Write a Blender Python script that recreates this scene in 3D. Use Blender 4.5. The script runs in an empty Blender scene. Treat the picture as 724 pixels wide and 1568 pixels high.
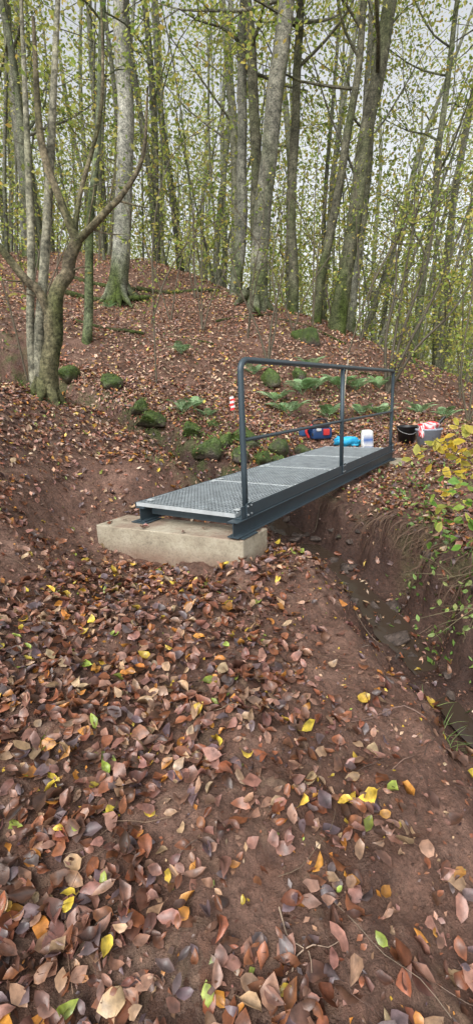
import bpy, math, random, bmesh
import numpy as np
from mathutils import Matrix, Vector
rng=np.random.default_rng(7); random.seed(7)
scene=bpy.context.scene
scene.view_settings.view_transform='Standard'
scene.view_settings.look='None'
scene.view_settings.exposure=0

# ------------------------------------------------------------ noise / terrain
def h2(ix,iy,s):
    v=np.sin(ix*127.1+iy*311.7+s*74.7)*43758.5453
    return v-np.floor(v)
def vn(x,y,s=0.0):
    x=np.asarray(x,float);y=np.asarray(y,float)
    ix=np.floor(x);iy=np.floor(y);fx=x-ix;fy=y-iy
    fx=fx*fx*(3-2*fx);fy=fy*fy*(3-2*fy)
    return (h2(ix,iy,s)*(1-fx)+h2(ix+1,iy,s)*fx)*(1-fy)+(h2(ix,iy+1,s)*(1-fx)+h2(ix+1,iy+1,s)*fx)*fy-0.5
CP=np.array([
(0,0,-.75),(0,1.1,-.54),(0,2,-.44),(.035,2.9,-.36),(-1.1,3.35,-.35),(-1.25,2.2,-.2),(-.6,1.5,-.40),(-1.5,0,-.5),(-3,1,.25),
(-2.4,3,.5),(-1.62,3,.08),(-1.9,3.8,.43),(-2.4,5,.93),(-1.63,4.5,.28),(-.85,4.5,.08),(-1.25,3.9,-.16),(-2.1,5.5,.88),(-3.4,5.4,1.25),
(.8,1.1,-.68),(.72,2.2,-.54),(1.3,0,-1.05),
(-4.1,9,2.15),(-3.2,7.4,1.0),(-.63,8.5,.9),(-1.6,8.2,1.0),(-.8,6.8,.35),(.2,6.8,.15),(1.1,8.6,.8),(.79,10.1,1.6),(3.2,9.5,.73),(4.2,8.8,.2),
(2.6,7,0),(1.4,7.4,.03),(2.14,6.3,-.12),(2.9,6.4,-.02),(2.2,4.8,-.2),(1.75,3.8,-.25),(1.9,2.7,-.33),(2.6,2.3,-.25),(3.2,1,-.4),(4,4,.1),(5,7,.2),(6,2,0),
(-2.9,13.5,3.3),(-2.4,18,5.4),(-7.5,17,5.6),(1.2,13,2.95),(3.5,13,2.05),(6.6,13,.75),(10,14,-.3),
(-2.4,25,5.7),(2,20,3.2),(5,20,2.1),(9,20,.4),(0,40,5),(16,40,.5),(-14,40,7),(-12,12,5.2),(-8,6,3),(-6,2,1.6),(-6,-6,.5),(0,-6,-1),(6,-6,-1.2),(15,5,-.5)],float)
def tpsk(r): return np.where(r>1e-9,r*r*np.log(np.maximum(r,1e-9)),0)
def _solve():
    n=len(CP);d=np.hypot(CP[:,None,0]-CP[None,:,0],CP[:,None,1]-CP[None,:,1])
    K=tpsk(d)+np.eye(n)*0.02
    P=np.c_[np.ones(n),CP[:,:2]]
    A=np.zeros((n+3,n+3));A[:n,:n]=K;A[:n,n:]=P;A[n:,:n]=P.T
    return np.linalg.solve(A,np.r_[CP[:,2],0,0,0])
W=_solve()
def base_h(x,y):
    x=np.clip(x,-14,16);y=np.clip(y,-6,42)
    out=W[-3]+W[-2]*x+W[-1]*y
    for i,c in enumerate(CP):
        out=out+W[i]*tpsk(np.hypot(x-c[0],y-c[1]))
    return out
G=np.array([(-9,10.6,2.6),(-5,8.9,.95),(-2.2,7.1,.1),(-1.0,6.1,-.2),(0,5.2,-.42),(.6,4.5,-.62),(.98,3.6,-.82),(1.24,2.65,-1.06),(1.55,1.75,-1.26),(2.2,.6,-1.5),(3.3,-2,-1.7),(6,-9,-2)],float)
def gully(x,y):
    best=np.full(x.shape,1e9);fl=np.zeros(x.shape);al=np.zeros(x.shape)
    for i in range(len(G)-1):
        a=G[i];b=G[i+1];dx,dy=b[0]-a[0],b[1]-a[1];L2=dx*dx+dy*dy
        t=np.clip(((x-a[0])*dx+(y-a[1])*dy)/L2,0,1)
        px=a[0]+t*dx;py=a[1]+t*dy;d=np.hypot(x-px,y-py)
        m=d<best
        best=np.where(m,d,best);fl=np.where(m,a[2]+t*(b[2]-a[2]),fl)
        al=np.where(m,i+t,al)
    return best,fl,al
def gside(x,y):
    dA=gully(x+.18,y+.1)[0];dB=gully(x-.18,y-.1)[0]
    return np.clip((dA-dB)/.34,-1,1)
def sst(e0,e1,v):
    t=np.clip((v-e0)/(e1-e0),0,1);return t*t*(3-2*t)
BA=np.array([.045,3.16]);BD=np.array([.545,.8385]);BN=np.array([-.8385,.545])
def bframe(x,y):
    rx=x-BA[0];ry=y-BA[1]
    return rx*BD[0]+ry*BD[1], rx*BN[0]+ry*BN[1]
def H(x,y):
    x=np.asarray(x,float);y=np.asarray(y,float)
    z=base_h(x,y)
    r=np.hypot(x,y-3)
    far=sst(6,16,r)
    z=z+vn(x*1.1,y*1.1,1)*(.10+.15*far)+vn(x*3.1,y*3.1,2)*.08*(1-.4*far)+vn(x*8,y*8,3)*.05*(1-far)+vn(x*19,y*19,4)*.026*(1-far)+vn(x*37,y*37,8)*.016*(1-far)
    d,fl,al=gully(x,y);sd=gside(x,y)
    d=d+vn(x*2.3,y*2.3,5)*.28+vn(x*6,y*6,6)*.14+vn(x*14,y*14,16)*.06
    q=(sd+1)/2
    w1=.80*(1-q)+.44*q; w0=.12*(1-q)+.21*q
    u=sst(3.4,4.6,al);w1=.6*(1-u)+w1*u
    k=sst(w0,w1,d)
    fl=fl+vn(x*5,y*5,7)*.10
    z=np.where(fl<z,fl+(z-fl)*k,z)
    t,s=bframe(x,y)
    m=sst(-.5,-.12,s)*(1-sst(1.1,1.5,s))*sst(.12,.3,t)*(1-sst(4.0,4.3,t))
    z=np.where(m>0,np.minimum(z,z*(1-m)+(-.22)*m),z)
    return z
def Hs(x,y): return float(H(np.array([x]),np.array([y]))[0])
def cover(x,y):
    c=np.ones(np.shape(x))
    def blob(cx,cy,rx,ry,amt,ang=0):
        ca,sa=math.cos(ang),math.sin(ang)
        u=(x-cx)*ca+(y-cy)*sa;v=-(x-cx)*sa+(y-cy)*ca
        return 1-amt*np.exp(-((u/rx)**2+(v/ry)**2))
    c=c*blob(-1.35,3.7,.45,.7,.95,.3)*blob(-1.45,2.6,.35,.6,.85)*blob(-1.0,4.3,.5,.28,.92)
    c=c*blob(.52,2.35,.38,.75,.95,.3)*blob(.70,1.4,.30,.45,.8)*blob(-.15,2.0,.28,.22,.5)
    d,fl,al=gully(np.asarray(x,float),np.asarray(y,float))
    lo=np.where(al>4,.14,.45)
    c=c*(lo+(1-lo)*sst(.35,.65,d))
    t,s=bframe(x,y)
    c=c*np.where((t>-.1)&(t<4.1)&(s>-.1)&(s<1.05),.35,1)
    c=c*np.clip(.95+1.3*vn(x*1.7+3,y*1.7,21)+1.1*vn(x*4,y*4,22),.14,1.25)
    return np.clip(c,0,1.2)

# ------------------------------------------------------------ mesh helpers
class Buf:
    def __init__(s): s.V=[];s.T=[];s.Q=[];s.C=[];s.n=0
    def add(s,V,T=None,Q=None,C=None):
        V=np.asarray(V,float).reshape(-1,3);n=len(V)
        s.V.append(V)
        if T is not None and len(T): s.T.append(np.asarray(T,int).reshape(-1,3)+s.n)
        if Q is not None and len(Q): s.Q.append(np.asarray(Q,int).reshape(-1,4)+s.n)
        if C is None: C=(1,1,1)
        C=np.asarray(C,float)
        if C.ndim==1: C=np.tile(C[:3],(n,1))
        s.C.append(C); s.n+=n
    def build(s,name,mat,smooth=True,parent=None):
        V=np.concatenate(s.V);C=np.concatenate(s.C)
        T=np.concatenate(s.T) if s.T else np.zeros((0,3),int)
        Q=np.concatenate(s.Q) if s.Q else np.zeros((0,4),int)
        me=bpy.data.meshes.new(name)
        me.vertices.add(len(V));me.vertices.foreach_set('co',V.astype(np.float32).ravel())
        li=np.concatenate([T.ravel(),Q.ravel()]).astype(np.int32)
        me.loops.add(len(li));me.loops.foreach_set('vertex_index',li)
        me.polygons.add(len(T)+len(Q))
        st=np.concatenate([np.arange(len(T))*3,len(T)*3+np.arange(len(Q))*4]).astype(np.int32)
        me.polygons.foreach_set('loop_start',st)
        me.polygons.foreach_set('use_smooth',np.full(len(T)+len(Q),smooth,dtype=bool))
        me.update(calc_edges=True);me.validate()
        a=me.color_attributes.new('Col','FLOAT_COLOR','POINT')
        a.data.foreach_set('color',np.c_[C,np.ones(len(C))].astype(np.float32).ravel())
        me.materials.append(mat)
        ob=bpy.data.objects.new(name,me);scene.collection.objects.link(ob)
        if parent: ob.parent=parent
        return ob
def catmull(P,n):
    P=np.asarray(P,float)
    if len(P)<3 or n<=1: return P
    Q=np.vstack([2*P[0]-P[1],P,2*P[-1]-P[-2]]);out=[]
    for i in range(1,len(Q)-2):
        p0,p1,p2,p3=Q[i-1:i+3]
        for k in range(n):
            t=k/n
            out.append(.5*((2*p1)+(-p0+p2)*t+(2*p0-5*p1+4*p2-p3)*t*t+(-p0+3*p1-3*p2+p3)*t**3))
    out.append(P[-1]);return np.array(out)
def tube(buf,P,R,sides=8,n=3,col=(1,1,1),rough=0.0,cap=False):
    P4=catmull(np.c_[np.asarray(P,float),np.asarray(R,float)],n)
    P=P4[:,:3];R=np.maximum(P4[:,3],.0008)
    m=len(P)
    T=np.gradient(P,axis=0);T/=np.linalg.norm(T,axis=1)[:,None]+1e-9
    u=np.cross(T[0],[0.3,1,.1]);
    if np.linalg.norm(u)<.1:u=np.cross(T[0],[1,0,0])
    u/=np.linalg.norm(u);V=[]
    ang=np.arange(sides)*2*math.pi/sides
    ph=rng.uniform(0,6.28,3)
    for i in range(m):
        u=u-T[i]*np.dot(u,T[i]);u/=np.linalg.norm(u)+1e-9;w=np.cross(T[i],u)
        rr=R[i]*(1+rough*(np.sin(2*ang+ph[0]+i*.3)*.5+np.sin(3*ang+ph[1]-i*.45)*.4+rng.uniform(-.4,.4,sides)))
        V.append(P[i]+np.outer(np.cos(ang)*rr,u)+np.outer(np.sin(ang)*rr,w))
    V=np.concatenate(V)
    i=np.arange(m-1)[:,None]*sides;j=np.arange(sides)[None,:];jn=(j+1)%sides
    Q=np.stack([i+j,i+jn,i+sides+jn,i+sides+j],-1).reshape(-1,4)
    Tn=None
    if cap:
        V=np.vstack([V,P[0],P[-1]]);a=m*sides;k=np.arange(sides);kn=(k+1)%sides
        Tn=np.vstack([np.c_[kn,k,np.full(sides,a)],np.c_[k+(m-1)*sides,kn+(m-1)*sides,np.full(sides,a+1)]])
    if callable(col): C=col(V)
    else: C=col
    buf.add(V,Tn,Q,C)
    return P,R
def rotz(a):
    c,s=np.cos(a),np.sin(a);z=np.zeros_like(a);o=np.ones_like(a)
    return np.stack([np.stack([c,-s,z],-1),np.stack([s,c,z],-1),np.stack([z,z,o],-1)],-2)
def basis_from_normal(N):
    N=N/np.linalg.norm(N,axis=1)[:,None]
    a=np.where(np.abs(N[:,2:3])<.9,np.array([[0,0,1.]]),np.array([[1.,0,0]]))
    X=np.cross(a,N);X/=np.linalg.norm(X,axis=1)[:,None];Y=np.cross(N,X)
    return np.stack([X,Y,N],-1)
LD_uw=np.array([(-.18,0),(0,0),(.18,.34),(.18,0),(.18,-.34),(.48,.5),(.48,0),(.48,-.5),(.78,.33),(.78,0),(.78,-.33),(1.02,0)])
LD_T=np.array([(1,3,2),(1,4,3),(8,9,11),(9,10,11)]);LD_Q=np.array([(2,3,6,5),(3,4,7,6),(5,6,9,8),(6,7,10,9)])
LS_uw=np.array([(0,0),(.45,.42),(.5,0),(.45,-.42),(1,0)])
LS_T=np.array([(0,2,1),(0,3,2),(1,2,4),(2,3,4)])
LQ_uw=np.array([(0,0),(.5,.4),(1,0),(.5,-.4)]);LQ_Q=np.array([(0,3,2,1)])
def leaves(buf,Pc,N,size,col,kind='D',curl=.5,fold=.25,wid=.62,yaw=None,crump=.04):
    n=len(Pc)
    uw,T,Q={'D':(LD_uw,LD_T,LD_Q),'S':(LS_uw,LS_T,None),'Q':(LQ_uw,None,LQ_Q)}[kind]
    k=len(uw);L=np.asarray(size)*np.ones(n)
    Wd=L*rng.uniform(wid*.75,wid*1.2,n)
    u=uw[None,:,0]-.5;w=uw[None,:,1]
    cu=rng.normal(0,curl,n)[:,None]+curl*.6;fo=(rng.normal(0,fold,n)+fold*.8)[:,None];tw=rng.normal(0,curl*.5,n)[:,None]
    x=u*L[:,None];y=w*Wd[:,None]*(1-.25*np.abs(fo))
    z=L[:,None]*(cu*u*u*.9+fo*np.abs(w)*.8+tw*u*w)
    if kind=='D':
        z=z+L[:,None]*rng.normal(0,crump,(n,k))
        y=y*rng.uniform(.82,1.14,(n,k))+L[:,None]*(rng.normal(0,.25,(n,1))*u*u)
    loc=np.stack([x+0*z,y+0*z,z],-1)
    B=basis_from_normal(N)
    R=B@rotz(rng.uniform(0,6.283,n) if yaw is None else yaw)
    V=np.einsum('nij,nkj->nki',R,loc)+Pc[:,None,:]
    off=(np.arange(n)*k)[:,None,None]
    C=np.repeat(col[:,None,:],k,1)
    if kind=='D':
        shade=np.ones((1,k,1));shade[0,[3,6,9],0]=.75
        C=C*shade*rng.uniform(.7,1.25,(n,k,1))
        st=V[:,0:2];wv=np.array([0,0,.0012])
        q=np.stack([st[:,0]-wv,st[:,1]-wv,st[:,1]+wv,st[:,0]+wv],1).reshape(-1,3)
        buf.add(q,None,np.arange(4*n).reshape(-1,4),np.repeat(col*.6,4,0))
    buf.add(V.reshape(-1,3),None if T is None else (T[None]+off).reshape(-1,3),None if Q is None else (Q[None]+off).reshape(-1,4),C.reshape(-1,3))
def palette(n,cols,wts,var=.25):
    cols=np.array(cols);wts=np.array(wts,float);wts/=wts.sum()
    c=cols[rng.choice(len(cols),n,p=wts)]
    return c*rng.uniform(1-var,1+var,(n,1))*rng.uniform(.93,1.07,(n,3))
DEAD=[(.27,.10,.048),(.14,.065,.042),(.37,.20,.14),(.48,.31,.19),(.18,.125,.125),(.58,.25,.05),(.72,.50,.07),(.30,.36,.07),(.30,.145,.11)]
DW=[.25,.20,.19,.11,.12,.06,.035,.012,.14]

# ------------------------------------------------------------ materials
def newmat(name):
    m=bpy.data.materials.new(name);m.use_nodes=True;nt=m.node_tree
    return m,nt,nt.nodes['Principled BSDF']
def N(nt,t,**k):
    n=nt.nodes.new(t)
    for a,b in k.items():
        if a in n.inputs.keys(): n.inputs[a].default_value=b
        else: setattr(n,a,b)
    return n
def noise(nt,scale,detail=5,rough=.6,vec=None):
    n=N(nt,'ShaderNodeTexNoise');n.inputs['Scale'].default_value=scale;n.inputs['Detail'].default_value=detail;n.inputs['Roughness'].default_value=rough
    if vec: nt.links.new(vec,n.inputs['Vector'])
    return n
def ramp(nt,fac,stops):
    r=nt.nodes.new('ShaderNodeValToRGB');e=r.color_ramp.elements
    while len(e)<len(stops): e.new(.5)
    for i,(p,c) in enumerate(stops): e[i].position=p;e[i].color=(*c,1) if len(c)==3 else c
    nt.links.new(fac,r.inputs[0]);return r
def mix(nt,f,a,b,mode='MIX'):
    m=nt.nodes.new('ShaderNodeMix');m.data_type='RGBA';m.blend_type=mode
    for i,v in ((0,f),(6,a),(7,b)):
        if hasattr(v,'is_linked') or hasattr(v,'links'): nt.links.new(v,m.inputs[i])
        else: m.inputs[i].default_value=v if i==0 else (*v,1)
    return m.outputs[2]
def bump(nt,h,strength,dist,bs,prev=None):
    b=N(nt,'ShaderNodeBump');b.inputs['Strength'].default_value=strength;b.inputs['Distance'].default_value=dist
    nt.links.new(h,b.inputs['Height'])
    if prev: nt.links.new(prev,b.inputs['Normal'])
    if bs: nt.links.new(b.outputs[0],bs.inputs['Normal'])
    return b.outputs[0]
def pos(nt): return nt.nodes.new('ShaderNodeNewGeometry').outputs['Position']
def colmat(name,rough=.6,nscale=8,bstr=.4,bdist=.01,vary=.5,trans=0,spec=.5,det=5,fine=0):
    m,nt,bs=newmat(name);p=pos(nt)
    at=N(nt,'ShaderNodeAttribute',attribute_name='Col');c=at.outputs['Color']
    if nscale:
        nz=noise(nt,nscale,det,.65,p)
        r=ramp(nt,nz.outputs[0],[(.3,(1-vary,)*3),(.7,(1+vary*.5,)*3)])
        c=mix(nt,1.0,c,r.outputs[0],'MULTIPLY')
    if fine:
        nz2=noise(nt,fine,4,.7,p);r2=ramp(nt,nz2.outputs[0],[(.35,(.5,.52,.5)),(.62,(1.25,1.22,1.15))]);c=mix(nt,1.0,c,r2.outputs[0],'MULTIPLY')
    nt.links.new(c,bs.inputs['Base Color']);bs.inputs['Roughness'].default_value=rough
    bs.inputs['Specular IOR Level'].default_value=spec
    if bstr:
        nb=noise(nt,nscale*5,det,.7,p)
        bump(nt,nb.outputs[0],bstr,bdist,bs)
    if trans:
        tr=nt.nodes.new('ShaderNodeBsdfTranslucent');ms=nt.nodes.new('ShaderNodeMixShader');ms.inputs[0].default_value=trans
        nt.links.new(c,tr.inputs[0]);nt.links.new(bs.outputs[0],ms.inputs[1]);nt.links.new(tr.outputs[0],ms.inputs[2])
        nt.links.new(ms.outputs[0],nt.nodes['Material Output'].inputs[0])
    return m
def plain(name,col,rough=.5,metal=0,nscale=20,vary=.2,bstr=.1,bdist=.003):
    m,nt,bs=newmat(name);p=pos(nt);nz=noise(nt,nscale,6,.65,p)
    c=ramp(nt,nz.outputs[0],[(.3,tuple(v*(1-vary) for v in col)),(.7,tuple(min(1,v*(1+vary)) for v in col))])
    nt.links.new(c.outputs[0],bs.inputs['Base Color']);bs.inputs['Metallic'].default_value=metal
    rr=ramp(nt,nz.outputs[0],[(.2,(rough*.8,)*3),(.8,(min(1,rough*1.2),)*3)]);nt.links.new(rr.outputs[0],bs.inputs['Roughness'])
    bump(nt,nz.outputs[0],bstr,bdist,bs);return m
def ground_mat():
    m,nt,bs=newmat('soil_and_leaf_litter');p=pos(nt)
    at=N(nt,'ShaderNodeAttribute',attribute_name='Col')
    n1=noise(nt,3.0,8,.65,p);n2=noise(nt,38,6,.7,p);n3=noise(nt,11,6,.7,p)
    soil=ramp(nt,n1.outputs[0],[(.28,(.095,.047,.033)),(.5,(.20,.105,.072)),(.72,(.32,.19,.14))])
    sp=ramp(nt,n2.outputs[0],[(.3,(.45,)*3),(.65,(1.25,)*3)])
    sc=mix(nt,1.0,soil.outputs[0],sp.outputs[0],'MULTIPLY')
    v=N(nt,'ShaderNodeTexVoronoi');v.inputs['Scale'].default_value=24;v.inputs['Randomness'].default_value=1
    nt.links.new(mix(nt,.08,p,n3.outputs['Color']),v.inputs['Vector'])
    sep=nt.nodes.new('ShaderNodeSeparateColor');nt.links.new(v.outputs['Color'],sep.inputs[0])
    lc=ramp(nt,sep.outputs[0],[(0,(.12,.055,.038)),(.3,(.25,.115,.065)),(.55,(.18,.09,.06)),(.75,(.34,.205,.145)),(.9,(.42,.28,.18)),(1,(.25,.14,.09))])
    dk=ramp(nt,v.outputs['Distance'],[(.0,(1,)*3),(.6,(.4,)*3)])
    lcc=mix(nt,1.0,lc.outputs[0],dk.outputs[0],'MULTIPLY')
    sepc=nt.nodes.new('ShaderNodeSeparateColor');nt.links.new(at.outputs['Color'],sepc.inputs[0])
    mm=N(nt,'ShaderNodeMath',operation='MULTIPLY_ADD');nt.links.new(n3.outputs[0],mm.inputs[0]);mm.inputs[1].default_value=1.6;mm.inputs[2].default_value=-1.0
    ad=N(nt,'ShaderNodeMath',operation='ADD',use_clamp=True);nt.links.new(mm.outputs[0],ad.inputs[0]);nt.links.new(sepc.outputs[0],ad.inputs[1])
    c=mix(nt,ad.outputs[0],sc,lcc)
    wet=mix(nt,sepc.outputs[1],c,mix(nt,1.0,c,(.36,.34,.34),'MULTIPLY'))
    mo=ramp(nt,n1.outputs[0],[(.45,(0,)*3),(.6,(1,)*3)])
    mf=N(nt,'ShaderNodeMath',operation='MULTIPLY');nt.links.new(mo.outputs[0],mf.inputs[0]);nt.links.new(sepc.outputs[2],mf.inputs[1])
    fin=mix(nt,mf.outputs[0],wet,mix(nt,1.0,(.07,.10,.025),sp.outputs[0],'MULTIPLY'))
    nt.links.new(fin,bs.inputs['Base Color'])
    rr=ramp(nt,n1.outputs[0],[(.35,(.42,)*3),(.6,(.8,)*3)]);nt.links.new(rr.outputs[0],bs.inputs['Roughness'])
    b1=bump(nt,n3.outputs[0],.9,.06,None);b2=bump(nt,n2.outputs[0],1,.02,None,b1)
    n4=noise(nt,140,3,.6,p);bump(nt,n4.outputs[0],.7,.006,bs,b2)
    return m
M_ground=ground_mat()
M_dead=colmat('dead_leaf',.36,34,.3,.002,.5,trans=.1,spec=.55,det=3)
M_deadfar=colmat('dead_leaf_hillside',.55,12,0,0,.4,spec=.4,det=2)
M_green=colmat('living_leaf',.5,0,0,0,.25,trans=.5,spec=.3)
M_bark=colmat('beech_bark',.85,7,.9,.03,.7,spec=.25,fine=28)
M_twig=colmat('twig',.7,20,.3,.004,.4)
M_fern=colmat('fern_frond',.5,20,0,0,.3,trans=.3,det=2)
M_steel=plain('anthracite_painted_steel',(.05,.073,.088),.42,.2,14,.15,.05)
M_galv=plain('galvanised_grating',(.31,.345,.36),.55,.2,9,.25,.05)
M_stone=colmat('stream_stone',.5,9,.8,.03,.6,fine=40)

# ------------------------------------------------------------ ground
def axis(lo,hi,step,a,b,g):
    core=list(np.arange(lo,hi,step));s=step;x=core[-1];up=[]
    while x<b: s*=g;x+=s;up.append(x)
    s=step;x=lo;dn=[]
    while x>a: s*=g;x-=s;dn.append(x)
    return np.array(dn[::-1]+core+up)
xs=axis(-3.4,3.2,.025,-120,120,1.075);ys=axis(.3,7.6,.025,-60,160,1.075)
X,Y=np.meshgrid(xs,ys);Z=H(X,Y)
cv=np.clip(cover(X,Y),0,1)
d,fl,al=gully(X,Y);sd=gside(X,Y);wet=np.clip((1-sst(.15,.75,d))*(al>2.2),0,1)*.95
mossy=np.clip((1-sst(.3,1.1,d))*(1-sst(4,4.6,al))*.8+(sd>0)*(al>4)*(1-sst(.4,.7,d))*sst(.28,.4,d)*.5,0,1)
nx,ny=len(xs),len(ys)
i=np.arange(ny-1)[:,None]*nx;j=np.arange(nx-1)[None,:]
Qd=np.stack([i+j,i+j+1,i+nx+j+1,i+nx+j],-1).reshape(-1,4)
b=Buf();b.add(np.stack([X,Y,Z],-1).reshape(-1,3),None,Qd,np.stack([cv,wet,mossy],-1).reshape(-1,3))
b.build('ground',M_ground)

def normals(x,y,e=.03):
    zx=(H(x+e,y)-H(x-e,y))/(2*e);zy=(H(x,y+e)-H(x,y-e))/(2*e)
    n=np.stack([-zx,-zy,np.ones_like(zx)],-1);return n/np.linalg.norm(n,axis=1)[:,None]
BLK=[(.035,2.996),(.222,3.28),(-.94,3.87),(-1.128,3.58)]
def in_block(x,y):
    t,s=bframe(x,y)
    return (t>-.29)&(t<.2)&(s>-.09)&(s<1.27)
def scatter(n,x0,x1,y0,y1,pw=1.0):
    x=rng.uniform(x0,x1,n);y=rng.uniform(y0,y1,n)
    k=rng.uniform(0,1,n)<cover(x,y)**pw
    k&=~in_block(x,y)
    return x[k],y[k]
b=Buf()
for (N0,x0,x1,y0,y1,zl,pw) in [(34000,-3.6,4.2,.1,8.6,.024,1),(10500,-1.9,2.0,.3,3.5,.04,1.8)]:
    x,y=scatter(N0,x0,x1,y0,y1,pw)
    n=len(x);nn=normals(x,y)+rng.normal(0,.40,(n,3))*np.array([1,1,.3])
    z=H(x,y)+rng.uniform(.004,zl,n)
    leaves(b,np.stack([x,y,z],-1),nn,rng.choice([1,1,1,.6],n)*rng.uniform(.037,.074,n),palette(n,DEAD,DW,.38),'D',.7,.4,.68,crump=.055)
ux=rng.uniform(0,1,14);uy=rng.uniform(0,1,14)
FR,BR,BL,FL=[np.array(q) for q in BLK]
pp=(FR+(FL-FR)*ux[:,None])+(BR-FR)*uy[:,None]
leaves(b,np.c_[pp,np.full(14,-.150)],rng.normal(0,.15,(14,3))+[0,0,1],rng.uniform(.03,.06,14),palette(14,DEAD,DW),'D')
x,y=scatter(17000,-2,2.2,.3,4.2,.5);n=len(x)
leaves(b,np.stack([x,y,H(x,y)+rng.uniform(.002,.008,n)],-1),normals(x,y)+rng.normal(0,.4,(n,3)),rng.uniform(.008,.026,n),palette(n,DEAD,DW,.4),'S',.5,.4,.8)
b.build('fallen_leaves',M_dead)
b=Buf()
HC=[(.31,.125,.068),(.19,.09,.058),(.45,.265,.19),(.57,.41,.28),(.27,.19,.165),(.56,.29,.08),(.64,.48,.1)]
for (N0,x0,x1,y0,y1,s0,s1) in [(105000,-14,12,7.2,21,.05,.10),(9000,-8,-3.4,1,8,.05,.09),(9000,4,9,1,8,.05,.09),(14000,-3.6,4.2,3.5,8.6,.032,.06)]:
    x,y=scatter(N0,x0,x1,y0,y1);n=len(x)
    nn=normals(x,y,.2)+rng.normal(0,.45,(n,3))*np.array([1,1,.2])
    leaves(b,np.stack([x,y,H(x,y)+rng.uniform(.005,.05,n)],-1),nn,rng.uniform(s0,s1,n),palette(n,HC,[.24,.16,.25,.20,.10,.04,.02],.38),'S')
b.build('hillside_leaf_litter',M_deadfar)

def ico_arr(sub):
    bm=bmesh.new();bmesh.ops.create_icosphere(bm,subdivisions=sub,radius=1)
    V=np.array([v.co[:] for v in bm.verts]);F=np.array([[v.index for v in f.verts] for f in bm.faces]);bm.free();return V,F
I1,F1=ico_arr(1);I3,F3=ico_arr(3)
b=Buf()
x=rng.uniform(-2.2,2.2,22000);y=rng.uniform(.3,5,22000)
k=(rng.uniform(0,1,22000)>cover(x,y)*1.3)&~in_block(x,y);x=x[k];y=y[k];z=H(x,y);n=len(x)
r=rng.uniform(.0015,.006,n)*rng.choice([1,1,1,1,1,1,1,2.2],n)
V=I1[None]*r[:,None,None]*rng.uniform(.5,1.4,(n,len(I1),1))*np.array([1,1,.7])+np.stack([x,y,z+r*.1],-1)[:,None,:]
T=(F1[None]+(np.arange(n)*len(I1))[:,None,None]).reshape(-1,3)
b.add(V.reshape(-1,3),T,None,np.repeat(palette(n,[(.24,.125,.085),(.19,.095,.065),(.30,.175,.125)],[1,1,.6],.15),len(I1),0))
b.build('soil_clods',M_stone,False)
b=Buf()
for _ in range(380):
    x0=rng.uniform(-2.6,2.6);y0=rng.uniform(.4,6.5);a=rng.uniform(0,6.28);L=rng.uniform(.06,.38)
    pts=[];
    for q in np.linspace(0,1,5):
        a+=rng.normal(0,.2);px=x0+math.cos(a)*L*q;py=y0+math.sin(a)*L*q
        pts.append((px,py,Hs(px,py)+.012+rng.uniform(0,.015)))
    if in_block(np.array([p[0] for p in pts]),np.array([p[1] for p in pts])).any(): continue
    r=rng.uniform(.001,.003);tube(b,pts,np.linspace(r,r*.4,5),5,2,palette(1,[(.09,.055,.04),(.2,.13,.09),(.3,.22,.16)],[2,1,.5])[0])
b.build('fallen_twigs',M_twig)

# ------------------------------------------------------------ rocks
def rock_V(cx,cy,cz,s,sq,seed):
    V=I3.copy();rs=np.random.default_rng(seed)
    for _ in range(12):
        d_=rs.normal(0,1,3);d_/=np.linalg.norm(d_);h=rs.uniform(.4,.8)
        pr=V@d_;V=V-np.outer(np.maximum(pr-h,0)*.95,d_)
    V=V*(1+.3*vn(V[:,0]*2+seed,V[:,1]*2+V[:,2]*1.5,seed)[:,None]+.2*vn(V[:,0]*6+seed,V[:,1]*6+V[:,2]*5,seed)[:,None])
    a=rs.uniform(0,6.28);ca,sa=math.cos(a),math.sin(a)
    V=V*np.array([s*rs.uniform(.9,1.4),s*rs.uniform(.7,1.1),s*sq])
    V=np.stack([V[:,0]*ca-V[:,1]*sa,V[:,0]*sa+V[:,1]*ca,V[:,2]],-1)
    return V+np.array([cx,cy,cz])
MP=[]
def rock(name,x,y,s,sq=.7,moss=.5,lift=.2,z=None,seed=None):
    seed=seed or int(rng.integers(1,9999))
    z_=(Hs(x,y) if z is None else z)
    V=rock_V(x,y,z_+s*sq*lift,s,sq,seed)
    top=np.clip((V[:,2]-V[:,2].mean())/(s*sq)+.55,0,1)
    mk=np.clip(moss*1.9*top+vn(V[:,0]*14,V[:,1]*14+V[:,2]*9,4)*1.3-.05,0,1)[:,None]*(moss>0)
    C=np.array([.12,.09,.078])*(1-mk)+np.array([.075,.125,.022])*mk
    bb=Buf();bb.add(V,F3,None,C);bb.build(name,M_stone)
    if moss>.5:
        k=rng.choice(np.where(top>.4)[0],150);MP.append(V[k]+rng.normal(0,.014,(150,3)))
for (x,y,s,m) in [(-.98,6.35,.24,.95),(-.72,5.85,.23,.95),(-1.15,6.75,.22,.8),(-.35,6.0,.2,.7),(.05,5.9,.18,.7),(.35,6.05,.17,.8),(.1,6.55,.22,.95),(-.55,6.4,.17,.8),(-.1,6.25,.15,.7),(.6,6.25,.15,.6),(-.9,6.1,.1,.5),(.25,6.25,.1,.4),
    (-1.7,6.9,.22,.9),(-2.2,7.5,.26,.9),(-2.0,7.9,.18,.8),(-2.7,8.1,.22,.9),(-1.4,7.2,.18,.8),(.65,6.6,.2,.5),(1.0,6.9,.16,.4),(.7,8.8,.24,.9),(1.3,9.1,.22,.9),(-.3,7.2,.14,.8),(1.75,10.9,.32,.9),(-1.5,6.35,.16,.9),(-1.35,5.95,.14,.9),(2.35,3.6,.1,.5)]:
    rock('mossy_rock',x,y,s,.9,m,.38)
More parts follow.
